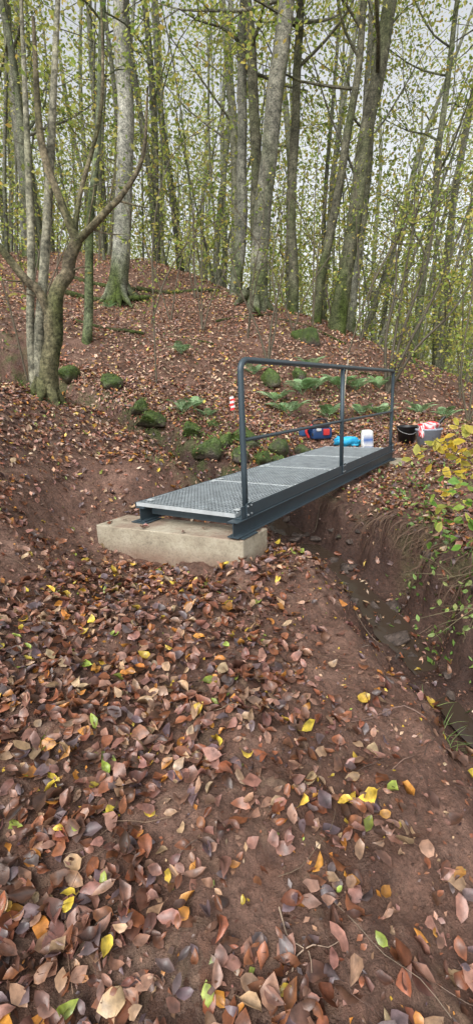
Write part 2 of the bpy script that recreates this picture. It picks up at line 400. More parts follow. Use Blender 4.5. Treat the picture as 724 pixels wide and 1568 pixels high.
for _ in range(85):
    t=rng.uniform(3.8,9);i0=int(t);f=t-i0;g=G[i0]*(1-f)+G[i0+1]*f
    x=g[0]+rng.normal(0,.17);y=g[1]+rng.normal(0,.17)
    rock('stream_stone',x,y,rng.choice([1,1,1.8])*rng.uniform(.025,.065),.6,0.15 if rng.uniform()<.3 else 0,.3)
rock('stream_stone',.48,3.78,.085,.6,0,.5);rock('stream_stone',.38,3.95,.10,.6,0,.5);rock('stream_stone',.62,3.5,.07,.6,0,.5);rock('stream_stone',.7,3.9,.12,.6,0,.4)
b=Buf();P=np.concatenate(MP);n=len(P)
leaves(b,P,rng.normal(0,.8,(n,3))+[0,-.3,1],rng.uniform(.015,.038,n),palette(n,[(.09,.15,.025),(.15,.23,.04),(.06,.095,.02),(.25,.13,.06)],[.4,.3,.18,.12],.3),'S',.5,.3,.7)
b.build('rock_moss',M_deadfar)

# ------------------------------------------------------------ bridge
bridge=bpy.data.objects.new('steel_footbridge',None);scene.collection.objects.link(bridge)
bridge.location=(BA[0],BA[1],0);bridge.rotation_euler=(0,0,math.atan2(BD[1],BD[0]))
def bevel(o,w=.003,seg=2):
    m=o.modifiers.new('b','BEVEL');m.width=w;m.segments=seg;m.limit_method='ANGLE'
def boxes(name,lst,mat,bev=.0,parent=bridge):
    V=[];F=[]
    for (x0,x1,y0,y1,z0,z1) in lst:
        n=len(V);V+=[(x0,y0,z0),(x1,y0,z0),(x1,y1,z0),(x0,y1,z0),(x0,y0,z1),(x1,y0,z1),(x1,y1,z1),(x0,y1,z1)]
        F+=[[n+k for k in f] for f in ((0,3,2,1),(4,5,6,7),(0,1,5,4),(1,2,6,5),(2,3,7,6),(3,0,4,7))]
    me=bpy.data.meshes.new(name);me.from_pydata(V,[],F);me.materials.append(mat)
    o=bpy.data.objects.new(name,me);scene.collection.objects.link(o);o.parent=parent
    if bev: bevel(o,bev)
    return o
def prism(name,prof,x0,x1,mat,parent=bridge,bev=.002):
    n=len(prof);V=[(x0,a,b_) for a,b_ in prof]+[(x1,a,b_) for a,b_ in prof]
    F=[list(range(n))[::-1],[n+k for k in range(n)]]+[[k,(k+1)%n,n+(k+1)%n,n+k] for k in range(n)]
    me=bpy.data.meshes.new(name);me.from_pydata(V,[],F);me.materials.append(mat)
    o=bpy.data.objects.new(name,me);scene.collection.objects.link(o);o.parent=parent;bevel(o,bev);return o
def ibeam(c,w,z0,z1,tf=.009,tw=.007):
    h=w/2;q=tw/2
    return [(c-h,z0),(c+h,z0),(c+h,z0+tf),(c+q,z0+tf),(c+q,z1-tf),(c+h,z1-tf),(c+h,z1),(c-h,z1),(c-h,z1-tf),(c-q,z1-tf),(c-q,z0+tf),(c-h,z0+tf)]
L=3.88
prism('main_beam_right',ibeam(-.015,.085,-.150,-.034),-.16,L+.06,M_steel)
prism('main_beam_left',ibeam(.90,.085,-.150,-.034),-.10,L+.06,M_steel)
prism('toe_board',[(-.045,-.032),(.012,-.032),(.012,-.026),(-.038,-.026),(-.038,.055),(-.045,.055)],-.09,L,M_steel)
prism('edge_angle',[(.955,-.032),(.955,.004),(.949,.004),(.949,-.026),(.92,-.026),(.92,-.032)],-.09,L,M_steel)
boxes('cross_members',[(t_-.03,t_+.03,.03,.855,-.10,-.036) for t_ in (.02,.97,1.93,2.9,3.82)],M_steel,.002)
boxes('base_plates',[(-.13,.06,-.085,.055,-.1585,-.1515),(-.12,.07,.83,.985,-.1585,-.1515),(L-.15,L+.03,-.085,.055,-.1585,-.1515),(L-.15,L+.03,.83,.985,-.1585,-.1515)],M_steel,.001)
lst=[];s0,s1=.016,.945
for k in range(int((s1-s0)/.033)+1):
    s_=s0+k*.033;lst.append((-.08,L,s_-.002,s_+.002,-.024,-.001))
t_=-.08+.02
while t_<L:
    lst.append((t_-.0022,t_+.0022,s0,s1,-.012,-.0015));t_+=.044
boxes('deck_grating',lst,M_galv)
M_galv2=plain('bright_galvanised_edge',(.52,.56,.57),.45,.2,9,.2,.05)
fr=[]
for q in (-.08,.96,.975,1.92,1.935,2.88,2.895,L-.006): fr.append((q-.005,q+.005,s0,s1,-.026,.0012))
fr+=[(-.08,L,s0-.003,s0+.0005,-.026,.0008),(-.08,L,s1,s1+.003,-.026,.0008)]
boxes('grating_panel_frames',fr,M_galv2)
cl=[]
for q in (.03,.9,1.03,1.86,1.99,2.82,2.95,3.8):
    for s_ in (.06,.89): cl.append((q-.025,q+.025,s_-.025,s_+.025,.0016,.006))
boxes('grating_clips',cl,M_galv2,.001)
b=Buf();ps=-.022;T0,T1,T2=.0,1.9,3.8;zt=1.02
R=.021;r=.075
path=[(T0,ps,-.02),(T0,ps,.3),(T0,ps,.7),(T0,ps,zt-r)]
for a in np.linspace(0,math.pi/2,7)[1:]: path.append((T0+r-r*math.cos(a),ps,zt-r+r*math.sin(a)))
for q in (.6,1.3,1.9,2.6,3.2): path.append((q,ps,zt))
for a in np.linspace(0,math.pi/2,7): path.append((T2-.04+.04*math.sin(a),ps,zt-.04+.04*math.cos(a)))
path+=[(T2,ps,.6),(T2,ps,.2),(T2,ps,-.02)]
tube(b,path,[R]*len(path),16,1,cap=True)
tube(b,[(T1,ps,-.02),(T1,ps,.5),(T1,ps,zt-.012)],[.0205]*3,16,1,cap=True)
tube(b,[(T0,ps,.5),(2,ps,.5),(T2,ps,.5)],[.0135]*3,12,1)
b.build('handrail',M_steel,True,bridge)
boxes('post_plates',[(q-.036,q+.036,-.056,-.047,-.03,.07) for q in (T0,T1,T2)]+[(q-.03,q+.03,-.037,.008,-.026,-.016) for q in (T0,T1,T2)],M_steel,.002)
b=Buf()
for q in (T0,T1,T2):
    for dq in (-.024,.024):
        for z_ in (-.01,.05): tube(b,[(q+dq,-.063,z_),(q+dq,-.055,z_)],[.007,.007],6,1,cap=True)
b.build('bolts',M_galv,False,bridge)

def concrete():
    m,nt,bs=newmat('cast_concrete');p=pos(nt)
    n1=noise(nt,5,8,.7,p);n2=noise(nt,60,5,.6,p);n3=noise(nt,2.2,6,.7,p)
    c=ramp(nt,n1.outputs[0],[(.3,(.24,.20,.145)),(.5,(.37,.325,.24)),(.75,(.48,.435,.34))])
    sx=nt.nodes.new('ShaderNodeSeparateXYZ');nt.links.new(p,sx.inputs[0])
    mr=N(nt,'ShaderNodeMapRange');nt.links.new(sx.outputs[2],mr.inputs[0]);mr.inputs[1].default_value=-.26;mr.inputs[2].default_value=-.37
    mu=N(nt,'ShaderNodeMath',operation='MULTIPLY');nt.links.new(mr.outputs[0],mu.inputs[0]);nt.links.new(n3.outputs[0],mu.inputs[1])
    mu2=N(nt,'ShaderNodeMath',operation='MULTIPLY',use_clamp=True);nt.links.new(mu.outputs[0],mu2.inputs[0]);mu2.inputs[1].default_value=1.5
    g=nt.nodes.new('ShaderNodeNewGeometry');sn=nt.nodes.new('ShaderNodeSeparateXYZ');nt.links.new(g.outputs['Normal'],sn.inputs[0])
    st=ramp(nt,n3.outputs[0],[(.42,(0,)*3),(.6,(.75,)*3)])
    mt=N(nt,'ShaderNodeMath',operation='MULTIPLY',use_clamp=True);nt.links.new(st.outputs[0],mt.inputs[0]);nt.links.new(sn.outputs[2],mt.inputs[1])
    mx=N(nt,'ShaderNodeMath',operation='MAXIMUM');nt.links.new(mt.outputs[0],mx.inputs[0]);nt.links.new(mu2.outputs[0],mx.inputs[1])
    cc=mix(nt,mx.outputs[0],c.outputs[0],(.22,.14,.10))
    spk=ramp(nt,n2.outputs[0],[(.3,(.7,)*3),(.5,(1.05,)*3)])
    nt.links.new(mix(nt,1.0,cc,spk.outputs[0],'MULTIPLY'),bs.inputs['Base Color']);bs.inputs['Roughness'].default_value=.85
    b1=bump(nt,n1.outputs[0],.5,.015,None);bump(nt,n2.outputs[0],.6,.005,bs,b1);return m
M_conc=concrete()
def slab(name,C4,zt_,zb):
    bm=bmesh.new();v=[bm.verts.new((*c,z_)) for z_ in (zb,zt_) for c in C4]
    for f in ((3,2,1,0),(4,5,6,7),(0,1,5,4),(1,2,6,5),(2,3,7,6),(3,0,4,7)): bm.faces.new([v[k] for k in f])
    bmesh.ops.subdivide_edges(bm,edges=list(bm.edges),cuts=15,use_grid_fill=True)
    P=np.array([q.co[:] for q in bm.verts])
    dd=vn(P[:,0]*9+P[:,2]*7,P[:,1]*9,31)*.010+vn(P[:,0]*25,P[:,1]*25+P[:,2]*20,32)*.005
    for q,o in zip(bm.verts,dd): q.co+=Vector((o*.7,-o,o*.5))
    me=bpy.data.meshes.new(name);bm.normal_update();bm.to_mesh(me);bm.free();me.materials.append(M_conc)
    for pl in me.polygons: pl.use_smooth=False
    o=bpy.data.objects.new(name,me);scene.collection.objects.link(o)
    m_=o.modifiers.new('b','BEVEL');m_.width=.008;m_.segments=2;m_.limit_method='ANGLE';m_.angle_limit=math.radians(50);return o
slab('concrete_abutment',BLK,-.162,-.62)
def bp(t,s): return tuple(BA+BD*t+BN*s)
slab('concrete_abutment',[bp(3.70,-.32),bp(4.08,-.34),bp(4.1,1.2),bp(3.72,1.18)],-.162,-.6)

# ------------------------------------------------------------ trees
def barkcol(base,moss,zb,mh=1.0,seed=0):
    base=np.array(base)
    def f(V):
        h=V[:,2]-zb
        k=np.clip(moss*np.exp(-np.maximum(h,0)/mh)*1.6+vn(V[:,0]*6+V[:,1]*5,V[:,2]*2.2,seed)*1.1-.15+moss*.35,0,1)[:,None]
        br=1+.7*vn(V[:,0]*4+V[:,1]*3,V[:,2]*1.3,seed+5)[:,None]+.5*vn(V[:,0]*13+V[:,1]*11,V[:,2]*5,seed+6)[:,None]
        return base*br*(1-k)+np.array([.075,.105,.025])*k
    return f
def leafcloud(buf,P,size,cols,wts,tilt=.7,kind='Q',var=.25):
    n=len(P);nn=rng.normal(0,tilt,(n,3))+np.array([0,0,1.])
    leaves(buf,P,nn,rng.uniform(size*.7,size*1.25,n),palette(n,cols,wts,var),kind,.2,.15,.75)
YG=[(.46,.51,.12),(.30,.39,.08),(.58,.55,.15),(.18,.27,.06),(.62,.48,.12)]
YW=[.3,.27,.22,.13,.08]
def tree(name,x,y,lean,Ht,r0,base=(.17,.17,.14),moss=.5,fb=.35,nb=14,nleaf=1400,lsize=.1,roots=0,mh=1.0,blen=.22):
    z0=Hs(x,y)-.15;sd=int(rng.integers(1,99));bc=barkcol(base,moss,z0,mh,sd)
    b=Buf();lf=Buf();k=int(Ht/1.2)+2;P=[];R=[]
    wx,wy=rng.uniform(0,6.28,2)
    hs=np.concatenate([[0,.15,.4,.8],np.linspace(1.3,Ht,k)])
    for h in hs:
        P.append((x+lean[0]*h*(1-.3*h/Ht)+.05*math.sin(h*.9+wx)+.025*math.sin(h*2.1+wy),y+lean[1]*h+.05*math.sin(h*.8+wy),z0+h))
        R.append(r0*((1-h/Ht)**.75*.95+.03)*(1+.4*math.exp(-h/.3)))
    P,R=np.array(P),np.array(R)
    tube(b,P,R,14,3,bc,.07)
    for q in range(roots):
        a=q*6.28/roots+rng.uniform(-.3,.3);Lr=rng.uniform(.35,.75);pts=[]
        for f in (0,.3,.65,1):
            rr=r0*.55+Lr*f;px=x+math.cos(a)*rr;py=y+math.sin(a)*rr
            pts.append((px,py,max(Hs(px,py)-.06*f,z0)+ (.40*(1-f)**2 if f<1 else -.12)))
        tube(b,pts,[r0*.6,r0*.42,r0*.24,r0*.06],8,3,bc,.15)
    LP=[]
    for q in range(nb):
        f=fb+(1-fb)*(q+rng.uniform(0,1))/nb;h=f*Ht;idx=np.interp(h,hs,np.arange(len(hs)));i0=min(int(idx),len(P)-2);w=idx-i0
        p=P[i0]*(1-w)+P[i0+1]*w;rr=R[i0]*(1-w)+R[i0+1]*w
        a=rng.uniform(0,6.28);el=rng.uniform(.15,.9);Lb=Ht*blen*rng.uniform(.6,1.2)*(1.15-.6*f);d_=np.array([math.cos(a)*math.cos(el),math.sin(a)*math.cos(el),math.sin(el)])
        pts=[p];dd=d_.copy()
        for _ in range(4):
            dd=dd+rng.normal(0,.2,3)+[0,0,.03];dd/=np.linalg.norm(dd);pts.append(pts[-1]+dd*Lb/4)
        rb=min(rr*.45,.055);tube(b,pts,np.linspace(rb,rb*.15,5),6,2,bc)
        for _ in range(5):
            j0=rng.integers(1,5);d3=dd+rng.normal(0,.7,3);d3/=np.linalg.norm(d3)
            s2=[pts[j0],pts[j0]+d3*Lb*.22,pts[j0]+d3*Lb*.45+[0,0,-.05]]
            tube(b,s2,[rb*.3,rb*.2,.004],4,2,bc)
            m_=nleaf//(nb*5);tt=rng.uniform(.1,1.1,(m_,1))
            LP.append(np.array(s2[0])*(1-tt)+np.array(s2[2])*tt+rng.normal(0,.3,(m_,3))*[1,1,.5])
    ob=b.build(name,M_bark)
    if LP and nleaf:
        leafcloud(lf,np.concatenate(LP),lsize,YG,YW);lf.build('crown',M_green,False,ob)
    return ob
GR=(.25,.25,.21);DK=(.15,.145,.105)
tree('beech_tree',-2.9,13.5,(.125,.02),19,.25,(.36,.36,.32),.6,.32,18,4400,.11,roots=9,mh=1.1)
tree('beech_tree',.27,14.6,(.08,.02),18,.17,GR,.5,.3,16,3800,.11)
tree('beech_tree',.65,12.6,(.15,.0),19,.235,(.27,.265,.22),.55,.3,18,4200,.11,roots=4)
tree('beech_tree',.95,14.2,(-.02,.03),17,.17,DK,.5,.3,14,3200,.11)
tree('beech_tree',1.67,13.2,(.04,.02),16,.14,DK,.5,.3,14,3200,.11)
tree('beech_tree',2.2,12.6,(.19,.02),15,.12,DK,.7,.3,14,3200,.11)
tree('beech_tree',2.62,12.4,(.19,.0),18,.20,DK,.7,.3,18,4200,.11)
tree('beech_tree',3.7,15,(.05,.0),15,.11,GR,.5,.25,14,3000,.11)
tree('young_beech_tree',-2.8,9.5,(.2,.02),10,.085,(.20,.23,.15),.7,.4,10,1300,.08)
tree('beech_tree',-6.6,17.2,(.06,.0),17,.17,GR,.5,.2,16,3800,.11)
tree('beech_tree',-5.6,15.5,(-.02,.0),16,.13,(.17,.18,.13),.5,.2,14,3200,.11)
tree('beech_tree',5.4,14.5,(.1,.0),15,.11,(.17,.18,.12),.6,.2,16,4000,.11)
tree('beech_tree',7.2,13.2,(.12,.0),14,.10,(.17,.18,.12),.6,.2,16,4000,.11)
b=Buf();z0=Hs(-2.1,5.5);bc=barkcol((.20,.17,.115),.55,z0,.9,3)
y0=5.5
tube(b,[(-2.13,y0,z0-.2),(-2.1,y0,z0+.1),(-2.02,y0,z0+.45),(-1.95,y0,z0+.65),(-1.93,y0,1.70),(-1.84,y0,1.98),(-1.72,y0+.02,2.14),(-1.68,y0+.02,2.28),(-1.57,y0,2.46)],[.15,.118,.103,.092,.098,.08,.07,.064,.06],14,6,bc,.14)
tube(b,[(-1.95,y0,1.68),(-2.02,y0-.05,1.95),(-2.14,y0-.08,2.08),(-2.4,y0-.1,2.45),(-2.62,y0-.1,2.62),(-2.9,y0,3.1)],[.06,.048,.043,.038,.03,.02],9,5,bc,.12)
tube(b,[(-1.58,y0,2.44),(-1.42,y0-.03,2.55),(-1.2,y0-.05,2.72),(-1.03,y0-.05,2.86),(-.8,y0-.02,3.2),(-.7,y0,3.8)],[.045,.038,.034,.028,.022,.01],8,5,bc,.12)
tube(b,[(-1.57,y0,2.42),(-1.63,y0,2.62),(-1.70,y0,2.85),(-1.82,y0,3.4),(-1.75,y0,4.4)],[.055,.048,.042,.035,.015],8,5,bc,.12)
tube(b,[(-1.62,y0,2.4),(-1.5,y0+.05,2.9),(-1.2,y0+.1,3.7),(-1.1,y0+.1,4.6)],[.03,.026,.02,.008],7,4,bc,.08)
pc=barkcol((.36,.35,.27),.15,z0,.6,9)
tube(b,[(-2.22,y0+.05,z0-.1),(-2.14,y0+.08,1.5),(-2.0,y0+.1,2.2),(-1.86,y0+.12,2.9),(-1.5,y0+.15,4.8)],[.07,.057,.052,.046,.02],10,6,pc,.09)
tube(b,[(-2.3,y0+.12,z0-.1),(-2.25,y0+.14,1.6),(-2.15,y0+.16,2.3),(-2.07,y0+.18,3.0),(-1.9,y0+.2,4.8)],[.055,.048,.042,.036,.015],10,6,pc,.09)
TP=[]
for s_,e_ in [((-1.2,y0-.05,2.72),(-1.05,y0,3.3)),((-1.63,y0,2.62),(-1.85,y0,3.0)),((-2.4,y0-.1,2.45),(-2.3,y0,2.9)),((-1.45,y0-.03,2.53),(-1.3,y0-.1,2.95)),((-2.1,y0-.08,2.06),(-2.45,y0-.1,2.1)),((-1.1,y0-.05,2.8),(-.75,y0,2.75)),((-1.75,y0,2.15),(-1.45,y0,2.2)),((-2.0,y0,1.9),(-2.35,y0,2.0)),((-1.4,y0,2.56),(-1.05,y0,2.5))]:
    s_=np.array(s_);e_=np.array(e_);tube(b,[s_,(s_+e_)/2+rng.normal(0,.05,3),e_],[.012,.008,.003],5,3,bc)
    TP.append(e_+rng.normal(0,.09,(9,3)))
for q in range(6):
    a=q*1.05+.3;pts=[(-2.1+math.cos(a)*r_,y0+math.sin(a)*r_,Hs(-2.1+math.cos(a)*r_,y0+math.sin(a)*r_)+dz) for r_,dz in ((.04,.2),(.11,.08),(.18,-.01),(.28,-.08))]
    tube(b,pts,[.08,.058,.035,.01],7,3,bc,.15)
hb=b.build('hornbeam_tree',M_bark)
lf=Buf();P=np.concatenate([rng.normal(0,1,(420,3))*[.9,.5,.6]+[-1.6,5.7,4.3]]+TP);leafcloud(lf,P,.065,YG,YW);lf.build('crown',M_green,False,hb)

# distant woodland
b=Buf()
for q_ in range(195):
    y=rng.uniform(16.5,60);x=rng.uniform(-.75,.75)*y
    thin=q_>=125
    if thin: y=rng.uniform(15.5,32);x=rng.uniform(-.6,.65)*y
    z0=Hs(x,y)-.2;Ht=rng.uniform(12,22);r0=rng.uniform(.05,.18)*(1.4 if rng.uniform()<.15 else 1);lx=rng.normal(.05,.1);ly=rng.normal(0,.03)
    if thin: Ht=rng.uniform(7,14);r0=rng.uniform(.03,.07);lx=rng.normal(.06,.13)
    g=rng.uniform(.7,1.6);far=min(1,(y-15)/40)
    base=np.array([.17,.17,.13])*g*(1-far)+np.array([.30,.32,.25])*far  # bark paler on farther trunks, aerial haze mixed into the colour
    ph=rng.uniform(0,6)
    pts=[(x+lx*h+.15*math.sin(h*.5+ph),y+ly*h,z0+h) for h in np.linspace(0,Ht,7)]
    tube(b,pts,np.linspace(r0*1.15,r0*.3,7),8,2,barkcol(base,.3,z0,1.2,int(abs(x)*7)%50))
    for q in range(7):
        h=rng.uniform(.12,.95)*Ht;a=rng.uniform(0,6.28);p0=np.array([x+lx*h,y+ly*h,z0+h]);Lb=rng.uniform(1,3.2)
        p2=p0+np.array([math.cos(a),math.sin(a),rng.uniform(.1,1.0)])*Lb
        tube(b,[p0,(p0+p2)/2+rng.normal(0,.15,3),p2],[r0*.25,r0*.15,.01],4,2,base)
b.build('distant_trees',M_bark)
b=Buf();nc=5700
cy=rng.uniform(16,62,nc);cx=rng.uniform(-.8,.8,nc)*cy
hh=np.where(rng.uniform(0,1,nc)<.66,rng.uniform(.8,8,nc),rng.uniform(4,26,nc))
cz=H(cx,cy)+hh
m_=36
P=np.repeat(np.stack([cx,cy,cz],-1),m_,0)+rng.normal(0,1,(nc*m_,3))*[.95,.95,.36]
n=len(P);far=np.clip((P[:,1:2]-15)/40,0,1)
pal=palette(n,YG,YW,.2);pal=pal*(1-far*.6)+np.array([.60,.66,.32])*far*.6  # leaf colour blends to pale yellow-green with distance: painted haze
clu=np.repeat(rng.uniform(.6,1.2,(nc,1)),m_,0)
nn=rng.normal(0,.8,(n,3))+[0,0,1]
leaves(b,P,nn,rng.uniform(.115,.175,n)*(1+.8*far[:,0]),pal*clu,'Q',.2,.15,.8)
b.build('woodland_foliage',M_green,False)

def sapling(name,x,y,pts_rel,r,nleaf,lsize=.06,col=(.12,.10,.065),cols=YG,w=YW,sub=9,spread=.09,z=None,subl=.3):
    b=Buf();lf=Buf();z0=Hs(x,y) if z is None else z
    LP=[]
    for pr in pts_rel:
        P=np.array(pr,float)+[x,y,z0];Lt=np.linalg.norm(P[-1]-P[0])
        C_,_=tube(b,P,np.linspace(r,r*.2,len(P)),6,4,col,.03)
        for q in range(sub):
            i0=int(rng.uniform(.2,1)*(len(C_)-1));p=C_[i0];tg=C_[min(i0+1,len(C_)-1)]-C_[i0-1];tg/=np.linalg.norm(tg)+1e-9
            d_=tg*.6+rng.normal(0,.6,3);d_/=np.linalg.norm(d_);Ls=Lt*rng.uniform(.12,subl)
            q2=[p,p+d_*Ls*.5,p+d_*Ls+[0,0,-.04*Ls]]
            tube(b,q2,[r*.35,r*.22,.0012],4,2,col)
            m=max(1,nleaf//(sub*len(pts_rel)));tt=rng.uniform(.15,1.05,(m,1));LP.append(q2[0]*(1-tt)+q2[2]*tt+rng.normal(0,spread*.5,(m,3)))
    o=b.build(name,M_twig)
    leafcloud(lf,np.concatenate(LP),lsize,cols,w,.8,'S');lf.build('leaves',M_green,True,o);return o
sapling('hazel_shrub',.75,9.7,[[(0,0,0),(.1,0,.8),(.35,0,1.8),(.5,0,3.2)],[(0,0,0),(.2,.1,.9),(.15,.1,2),(.6,.1,3.4)],[(0,0,0),(-.2,0,.7),(-.5,0,1.4),(-.7,0,2.2)]],.024,150,.065)
sapling('hazel_shrub',3.05,9.4,[[(0,0,-.05),(.3,0,.7),(.9,0,1.9),(1.5,0,3.6)],[(0,0,-.05),(.15,.1,1),(.3,.1,2.2),(.55,.1,3.8)],[(0,0,-.05),(.5,-.1,.8),(1.2,-.1,1.5),(1.9,0,2.7)],[(0,0,-.05),(-.05,0,1),(.1,0,2),(0,0,3.3)],[(0,0,-.05),(.35,.2,1.2),(.75,.2,2.4),(.9,.2,4)]],.036,700,.075,col=(.09,.075,.05))
sapling('hazel_shrub',4.3,8.6,[[(0,0,-.05),(.1,0,1),(.5,0,2.2),(1,0,3.4)],[(0,0,-.05),(.3,0,.9),(.5,0,2),(.6,0,3.6)],[(0,0,0),(-.2,0,1),(-.1,0,2.4),(-.4,0,3.4)]],.02,700,.075)
for (x,y,n_) in [(-.6,11.2,140),(.4,10.8,110),(1.5,11.5,200),(2.6,10.8,240),(3.8,11,460),(4.8,10,560),(5.6,11.5,560),(-1.4,12,160),(-3.8,11,220),(-5,12.5,260),(-2.2,15.5,260),(-4,16,420),(-.8,16,360),(5.4,8.6,640),(-.9,14,200),(-3.6,8.6,100),(4.6,12.5,560),(6.4,10,560),(2.0,11.8,150),(3.2,12,240),(-3.3,14.5,260),(.2,16,300),(3.0,14.2,300)]:
    st=[]
    for q in range(rng.integers(2,4)):
        a=rng.normal(.15,.3);b_=rng.normal(0,.15);hh=rng.uniform(2.2,4.8)
        st.append([(0,0,-.05),(a*hh*.25,b_*.3,hh*.33),(a*hh*.7,b_*.8,hh*.68),(a*hh*1.1+rng.normal(0,.15),b_,hh)])
    sapling('understory_sapling',x,y,st,.019,n_,.08)
sapling('young_beech_tree',-1.3,8.4,[[(0,0,0),(.05,0,1.2),(.15,0,2.4),(.5,0,3.4),(1.2,0,3.9)],[(0,0,1.0),(.3,0,1.7),(.8,0,2.3),(1.5,-.1,2.6)]],.018,300,.06,sub=12)

# ------------------------------------------------------------ ferns and low greenery
def fern(x,y,size,nf=8,z=None,cols=((.28,.45,.22),(.36,.52,.28),(.19,.34,.13))):
    b=Buf();z0=(Hs(x,y) if z is None else z)
    for q in range(nf):
        a=q*6.28/nf+rng.uniform(-.3,.3);L=size*rng.uniform(.75,1.2);el=rng.uniform(.8,1.35)
        T_=np.linspace(0,1,20);rx=L*T_*math.cos(el*.75);rz=L*(math.sin(el)*T_-.5*T_**2.4)
        pts=np.stack([x+math.cos(a)*rx,y+math.sin(a)*rx,z0+.03+rz],-1)
        col=np.array(cols[rng.integers(0,len(cols))])*rng.uniform(.7,1.2)
        tube(b,pts[::4],np.linspace(.004,.001,len(pts[::4])),4,1,col*.7)
        side=np.array([-math.sin(a),math.cos(a),0])
        for i in range(4,20):
            t=T_[i];tg=pts[i]-pts[i-1];tg/=np.linalg.norm(tg);Lp=L*.25*math.sin(math.pi*min(1,(t*.92+.1)))**.8*(1.1-.5*t)
            for sg in (-1,1):
                d_=side*sg+tg*.35;d_/=np.linalg.norm(d_);wv=tg*L*.019
                p0=pts[i];p3=p0+d_*Lp+[0,0,-Lp*.2];pm=p0+d_*Lp*.45
                b.add([p0-wv*.7,pm-wv,p3,pm+wv,p0+wv*.7],[(1,2,3)],[(0,1,3,4)],col*rng.uniform(.85,1.15))
    b.build('fern',M_fern)
for (x,y,s) in [(.95,7.9,.55),(1.25,8.5,.58),(.75,8.2,.5),(1.6,7.95,.45),(2.0,8.9,.58),(2.35,9.0,.5),(2.6,8.3,.45),(3.4,8.6,.5),(3.7,8.2,.42),(-.75,7.3,.42),(-.6,7.7,.36),(-.4,7.45,.3),(-.95,9.6,.42),(-2.9,12.2,.35),(4.3,7.7,.38),(1.6,9.6,.48),(.45,9.2,.38),(2.9,9.4,.45),(1.5,8.7,.52),(2.2,8.1,.4)]:
    fern(x,y,s)
b=Buf();GC=[(.12,.22,.04),(.20,.32,.07),(.08,.15,.03),(.30,.38,.09)]
PP=[]
for (x,y,sx_,sy_,n_) in [(-.9,6.4,.4,.3,200),(-.2,6.3,.4,.25,180),(.4,6.5,.4,.3,180),(1.2,8.3,.8,.6,340),(2.6,8.4,.9,.6,300),(-1.9,7.4,.5,.35,220),(-.6,7.5,.4,.4,120),(2.6,3.6,.4,.5,240),(1.75,4.3,.2,.35,150),(1.5,3.3,.14,.35,180),(1.5,2.7,.12,.2,100),(3.6,7.4,.7,.5,200),(2.4,5.4,.5,.4,130),(-2.8,13.2,.6,.5,350),(-1.2,10.2,1.2,.8,140),(-2.3,5.7,.2,.2,60),(.3,14.2,.5,.5,160)]:
    px=x+rng.normal(0,sx_,n_);py=y+rng.normal(0,sy_,n_);PP.append(np.stack([px,py,H(px,py)+rng.uniform(.01,.12,n_)],-1))
P=np.concatenate(PP);n=len(P);leaves(b,P,rng.normal(0,.7,(n,3))+[0,-.3,1],rng.uniform(.025,.06,n),palette(n,GC,[.4,.3,.2,.1],.3),'S')
b.build('woodland_ground_plants',M_fern)

b=Buf()
for (x,y,n_,hh) in [(-.62,4.72,26,.10),(-.8,4.8,20,.09),(1.05,2.1,34,.17),(.98,1.92,24,.13),(-1.1,6.0,40,.10),(.2,5.7,30,.1),(1.55,3.0,30,.14),(2.3,4.3,25,.1),(-1.9,4.9,20,.08),(1.5,3.6,30,.12)]:
    for _ in range(n_):
        px=x+rng.normal(0,.06);py=y+rng.normal(0,.06);a=rng.uniform(0,6.28);h_=hh*rng.uniform(.6,1.2);z0=Hs(px,py)-.01
        d_=np.array([math.cos(a),math.sin(a),0]);w_=np.array([-d_[1],d_[0],0])*.002
        P=[np.array([px,py,z0])+d_*h_*.9*t**1.8+np.array([0,0,h_*(t-.35*t*t)]) for t in (0,.4,.75,1)]
        b.add([P[0]-w_,P[0]+w_,P[1]-w_,P[1]+w_,P[2]-w_*.7,P[2]+w_*.7,P[3]],[(4,5,6)],[(0,1,3,2),(2,3,5,4)],palette(1,[(.20,.32,.08),(.30,.40,.14)],[1,1])[0])
b.build('grass_tufts',M_fern)

YEL=[(.72,.52,.06),(.62,.52,.10),(.45,.46,.09)];GRN=[(.20,.38,.06),(.30,.46,.08),(.46,.50,.10)]
def spray(name,stems,r,cols,lsize,step=.055,col=(.10,.08,.045),sub=3,start=.3):
    b=Buf();lf=Buf();PL=[]
    for S in stems:
        C_,_=tube(b,S,np.linspace(r,r*.35,len(S)),6,5,col)
        runs=[C_]
        for _ in range(sub):
            i0=int(rng.uniform(.3,.9)*(len(C_)-1));d_=C_[min(i0+2,len(C_)-1)]-C_[i0-1];d_/=np.linalg.norm(d_)+1e-9;d_=d_+rng.normal(0,.55,3);d_/=np.linalg.norm(d_)
            L_=rng.uniform(.12,.32);Q_=np.array([C_[i0]+d_*L_*t-[0,0,.05*t*t] for t in np.linspace(0,1,6)]);tube(b,Q_,np.linspace(r*.5,r*.25,6),4,1,col);runs.append(Q_)
        for ri,Rn in enumerate(runs):
            seg=np.linalg.norm(np.diff(Rn,axis=0),axis=1);cum=np.r_[0,np.cumsum(seg)];t=cum[-1]*(start if ri==0 else .2)
            while t<cum[-1]:
                p=np.array([np.interp(t,cum,Rn[:,k]) for k in range(3)]);PL.append(p+rng.normal(0,.025,3)-[0,0,.01]);t+=step*rng.uniform(.6,1.4)
    o=b.build(name,M_twig)
    P=np.array(PL);n=len(P);leaves(lf,P,rng.normal(0,.6,(n,3))+[-.2,-.9,.7],rng.uniform(.75,1.2,n)*lsize,palette(n,cols,[1]*len(cols),.2),'D',.25,.15,.6,crump=.02);lf.build('leaves',M_green,True,o)
bx,by=1.95,3.1;bz=Hs(bx,by)
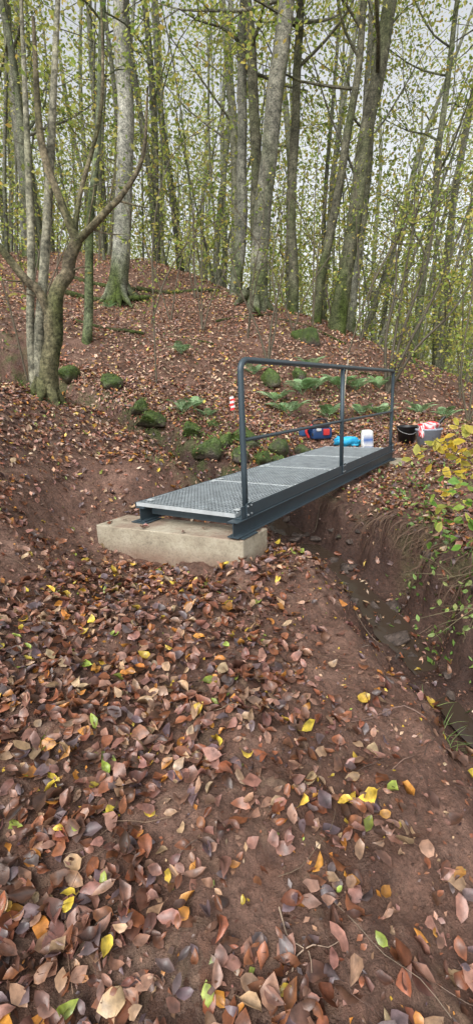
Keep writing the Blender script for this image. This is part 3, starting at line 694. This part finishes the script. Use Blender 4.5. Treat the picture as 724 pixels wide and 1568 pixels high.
spray('yellow_leaved_shrub',[[(bx,by,bz),(1.85,3.1,.3),(1.6,3.05,.50),(1.26,3.0,.42)],[(bx,by,bz),(1.85,3.1,.2),(1.55,3.1,.38),(1.16,3.05,.36)],[(bx,by,bz),(1.75,3.0,.15),(1.55,2.95,.28),(1.30,2.9,.27)],[(bx,by,bz),(1.7,3.05,.3),(1.5,3.0,.34),(1.28,3.0,.48)]],.0055,YEL,.076,.055,sub=3)
bx,by=1.75,2.8;bz=Hs(bx,by)
spray('bramble',[[(bx,by,bz),(1.65,2.8,.1),(1.5,2.8,.2),(1.3,2.78,.17)],[(bx,by,bz),(1.65,2.8,.05),(1.48,2.75,.11),(1.28,2.75,.06)],[(bx,by,bz),(1.6,2.75,-.05),(1.45,2.7,.02),(1.25,2.7,-.02)]],.004,GRN,.066,.05,sub=3)
spray('bramble',[[(1.6,2.3,-.4),(1.4,2.25,-.25),(1.22,2.2,-.32),(1.0,2.2,-.5)],[(1.6,2.35,-.4),(1.4,2.35,-.18),(1.22,2.35,-.2),(1.08,2.35,-.22)],[(1.55,2.3,-.5),(1.35,2.3,-.4),(1.2,2.3,-.38),(.95,2.35,-.46)]],.0028,[(.32,.46,.14),(.42,.50,.18)],.035,.09,(.2,.17,.09),3)
b=Buf()
for _ in range(170):
    t=rng.uniform(5.0,8.6);i0=int(t);f=t-i0;g=G[i0]*(1-f)+G[i0+1]*f;dr=G[i0+1]-G[i0];nr=np.array([-dr[1],dr[0]]);nr/=np.linalg.norm(nr)
    o_=.28+rng.uniform(-.03,.1);px,py=g[0]+nr[0]*o_,g[1]+nr[1]*o_;px2,py2=g[0]+nr[0]*(o_+.14),g[1]+nr[1]*(o_+.14)
    zt_=Hs(px2,py2);L_=rng.uniform(.06,.3)
    tube(b,[(px2,py2,zt_-.01),(px+nr[0]*.04,py+nr[1]*.04,zt_-.03),(px+rng.normal(0,.03),py,zt_-L_*.6),(px-nr[0]*.03+rng.normal(0,.02),py,zt_-L_)],[.004,.0035,.0025,.001],4,2,(.14,.085,.055))
b.build('exposed_roots',M_twig)
b=Buf();st=[]
for q in np.linspace(4.2,9.2,60):
    i0=int(q);f=q-i0;g=G[i0]*(1-f)+G[i0+1]*f;dr=G[i0+1]-G[i0];nr=np.array([-dr[1],dr[0]]);nr/=np.linalg.norm(nr)
    wd=.13+.03*math.sin(q*7);st+= [(g[0]-nr[0]*wd,g[1]-nr[1]*wd,g[2]+.012),(g[0]+nr[0]*wd,g[1]+nr[1]*wd,g[2]+.012)]
b.add(st,None,[(2*k,2*k+1,2*k+3,2*k+2) for k in range(59)])
mw,nt,bs=newmat('stream_water');bs.inputs['Base Color'].default_value=(.05,.035,.025,1);bs.inputs['Roughness'].default_value=.08
nz=noise(nt,18,3,.5,pos(nt));bump(nt,nz.outputs[0],.3,.01,bs)
b.build('stream_water',mw)

# ------------------------------------------------------------ tools and containers on far bank
def lathe(b,prof,c,sides=28,col=(1,1,1),sx=1,sy=1):
    n=len(prof);a=np.arange(sides)*2*math.pi/sides
    V=np.concatenate([np.stack([c[0]+np.cos(a)*r_*sx,c[1]+np.sin(a)*r_*sy,np.full(sides,c[2]+z_)],-1) for r_,z_ in prof])
    i=np.arange(n-1)[:,None]*sides;j=np.arange(sides)[None,:];jn=(j+1)%sides
    b.add(V,None,np.stack([i+j,i+jn,i+sides+jn,i+sides+j],-1).reshape(-1,4),col)
M_col=colmat('moulded_plastic',.4,25,.05,.002,.12)
b=Buf();bx,by=2.58,6.95;bz=Hs(bx,by)
lathe(b,[(.001,.0),(.11,.0),(.145,.22),(.155,.225),(.155,.245),(.147,.248),(.138,.24),(.105,.02),(.001,.015)],(bx,by,bz),32,(.012,.013,.015))
lathe(b,[(.001,.15),(.127,.15)],(bx,by,bz),32,(.18,.12,.09))
tube(b,[(bx-.15,by,bz+.23),(bx-.12,by-.08,bz+.17),(bx,by-.16,bz+.13),(bx+.12,by-.08,bz+.17),(bx+.15,by,bz+.23)],[.004]*5,6,4,(.3,.3,.3))
b.build('black_bucket',M_col)
b=Buf();bx,by=2.76,6.6;bz=Hs(bx,by)
lathe(b,[(.001,0),(.13,0),(.16,.21),(.172,.215),(.172,.235),(.162,.237),(.152,.22),(.125,.02),(.001,.015)],(bx,by,bz),32,(.30,.35,.42),1.1,.85)
b.build('plastic_tub',M_col)
b=Buf()
def crumple(b,c,s,col,seed,amp=.35):
    V=I3.copy();V=np.sign(V)*np.abs(V)**.75
    V=V*(1+amp*vn(V[:,0]*2.2+seed,V[:,1]*2.2+V[:,2]*1.7,seed)[:,None]+amp*.5*vn(V[:,0]*6,V[:,1]*6+V[:,2]*5,seed+1)[:,None])
    C=col(V) if callable(col) else col
    b.add(V*np.array(s)+np.array(c),F3,None,C)
rw=lambda V: np.where((np.sin(V[:,0]*9+V[:,2]*3)>0)[:,None],np.array([[.75,.03,.04]]),np.array([[.8,.8,.8]]))
crumple(b,(bx-.02,by,bz+.26),(.14,.1,.06),rw,3,.6)
crumple(b,(bx-.13,by-.08,bz+.2),(.04,.03,.09),rw,5,.6)
tube(b,[(bx+.05,by,bz+.22),(bx+.13,by,bz+.30),(bx+.21,by-.02,bz+.40)],[.018,.03,.018],8,2,(.02,.02,.02))
tube(b,[(bx-.1,by,bz+.24),(bx,by,bz+.33),(bx+.12,by-.02,bz+.3)],[.01]*3,8,2,(.8,.05,.05))
b.build('barrier_tape_roll',M_col)
M_matte=colmat('fabric_and_paper',.65,15,.3,.006,.2)
def rbox(b,c,s,col,rot=0,p=.28):
    V=I3.copy();V=np.sign(V)*np.abs(V)**p
    V=V/np.abs(V).max(0)
    V=V*np.array(s)/2;ca,sa=math.cos(rot),math.sin(rot)
    V=np.stack([V[:,0]*ca-V[:,1]*sa,V[:,0]*sa+V[:,1]*ca,V[:,2]],-1)+np.array(c);b.add(V,F3,None,col)
b=Buf();bx,by=1.38,7.45;bz=Hs(bx,by)
rbox(b,(bx,by,bz+.10),(.34,.22,.18),(.015,.045,.13),.2)
rbox(b,(bx-.02,by-.03,bz+.21),(.30,.16,.07),(.02,.02,.025),.2)
rbox(b,(bx+.08,by-.1,bz+.12),(.1,.06,.1),(.5,.03,.03),.2)
rbox(b,(bx-.04,by-.12,bz+.16),(.08,.03,.04),(.5,.5,.5),.2)
rbox(b,(bx-.11,by-.1,bz+.09),(.08,.05,.06),(.02,.02,.02),.2)
tube(b,[(bx-.12,by,bz+.22),(bx-.1,by,bz+.30),(bx+.08,by+.02,bz+.31),(bx+.12,by+.03,bz+.22)],[.014]*4,8,4,(.02,.02,.025))
tube(b,[(bx-.2,by-.12,bz+.05),(bx-.24,by-.13,bz+.16),(bx-.14,by-.13,bz+.24)],[.02,.022,.018],8,3,(.5,.03,.03))
rbox(b,(bx-.26,by+.02,bz+.13),(.14,.12,.14),(.02,.06,.16),-.3)
b.build('power_tool_case',M_col)
b=Buf();bx,by=1.74,7.25;bz=Hs(bx,by)
crumple(b,(bx,by,bz+.07),(.17,.12,.075),(.03,.42,.75),11,.7)
crumple(b,(bx+.14,by-.02,bz+.05),(.09,.08,.05),(.04,.50,.80),14,.7)
b.build('blue_plastic_bag',M_matte)
b=Buf();bx,by=2.0,6.98;bz=Hs(bx,by)
def bagc(V):
    k=(V[:,2]<.55)&(np.abs(V[:,0])<.85)&(np.sin(V[:,2]*7+1.2)+.7*np.sin(V[:,0]*6+1)>.1)
    return np.where(k[:,None],np.array([[.04,.12,.36]]),np.array([[.7,.7,.68]]))
V=I3.copy();V=np.sign(V)*np.abs(V)**.4;V=V/np.abs(V).max();C=bagc(V);V=V*(1+.1*vn(V[:,0]*3,V[:,2]*3+V[:,1]*2,3)[:,None])*np.array([.09,.045,.145]);ca,sa=math.cos(.2),math.sin(.2)
V=np.stack([V[:,0]*ca-V[:,1]*sa,V[:,0]*sa+V[:,1]*ca+V[:,2]*.15,V[:,2]],-1)+[bx,by,bz+.17]
b.add(V,F3,None,C);b.build('cement_bag',M_matte)
b=Buf();z0=Hs(1.82,7.7);tube(b,[(1.80,7.7,z0-.05),(1.82,7.7,z0+.6),(1.87,7.7,z0+1.1)],[.013,.011,.009],6,3,(.42,.36,.27),cap=True)
b.build('wooden_stake',M_twig)
b=Buf();z0=Hs(.02,7.5);tube(b,[(.03,7.5,z0-.05),(.03,7.5,z0+.25),(.02,7.5,.76)],[.012]*3,6,2,(.25,.2,.15),cap=True)
for k in range(6):
    zz=.56+.035*k;xx=.0+.012*math.sin(k*2);b.add([(xx-.03,7.47,zz),(xx+.035,7.46,zz+.012),(xx+.035,7.46,zz+.05),(xx-.03,7.47,zz+.036)],None,[(0,1,2,3)],(.75,.04,.04) if k%2==0 else (.8,.8,.8))
b.build('marker_post',M_matte)

b=Buf()
for (x0,y0,a,L_,r) in [(-2.6,14.5,.1,2.4,.07),(-5,13,.2,3,.1),(-3.6,7.9,-.2,1.2,.04),(-.3,11.8,.3,1.5,.03),(2.2,9.9,.2,1.4,.03),(-3.2,10.4,.1,1.4,.05),(-1.3,10.6,-.2,1,.02),(1.2,12,-.3,1.6,.035),(-4.6,14.6,-.1,2,.08),(3.4,7.9,.4,.9,.02)]:
    pts=[(x0+math.cos(a)*L_*q,y0+math.sin(a)*L_*q+.05*math.sin(q*5),Hs(x0+math.cos(a)*L_*q,y0+math.sin(a)*L_*q)+r*.7) for q in np.linspace(0,1,5)]
    tube(b,pts,np.linspace(r,r*.6,5),8,3,barkcol((.09,.07,.05),.5,pts[0][2]-.3,1,5),.08,cap=True)
b.build('fallen_logs',M_bark)
# ------------------------------------------------------------ light, world, camera
w=bpy.data.worlds.new('World');scene.world=w;w.use_nodes=True;nt=w.node_tree
bg=nt.nodes['Background'];sky=nt.nodes.new('ShaderNodeTexSky');sky.sky_type='NISHITA';sky.sun_disc=False
EL,ROT=math.radians(48),math.radians(205)
sky.sun_elevation=EL;sky.sun_rotation=ROT;sky.air_density=1.0;sky.dust_density=4.0;sky.ozone_density=1.0
hs=nt.nodes.new('ShaderNodeHueSaturation');hs.inputs['Saturation'].default_value=.15;hs.inputs['Value'].default_value=1.85
nt.links.new(sky.outputs[0],hs.inputs['Color']);nt.links.new(hs.outputs[0],bg.inputs[0]);bg.inputs[1].default_value=.15
sl=bpy.data.lights.new('sun','SUN');sl.energy=1.0;sl.angle=math.radians(25);sl.color=(1,.97,.92)
so=bpy.data.objects.new('sun',sl);scene.collection.objects.link(so)
dv=Vector((math.sin(ROT)*math.cos(EL),math.cos(ROT)*math.cos(EL),math.sin(EL)))
so.rotation_euler=dv.to_track_quat('Z','Y').to_euler()
cam=bpy.data.cameras.new('camera');co=bpy.data.objects.new('camera',cam);scene.collection.objects.link(co)
cam.sensor_fit='HORIZONTAL';cam.sensor_width=36;cam.lens=36*710/724;cam.clip_start=.05;cam.clip_end=500
co.matrix_world=Matrix.Translation((0,0,.8))@Matrix.Rotation(math.radians(90-14.2),4,'X')@Matrix.Rotation(math.radians(-2.4),4,'Z')
scene.camera=co
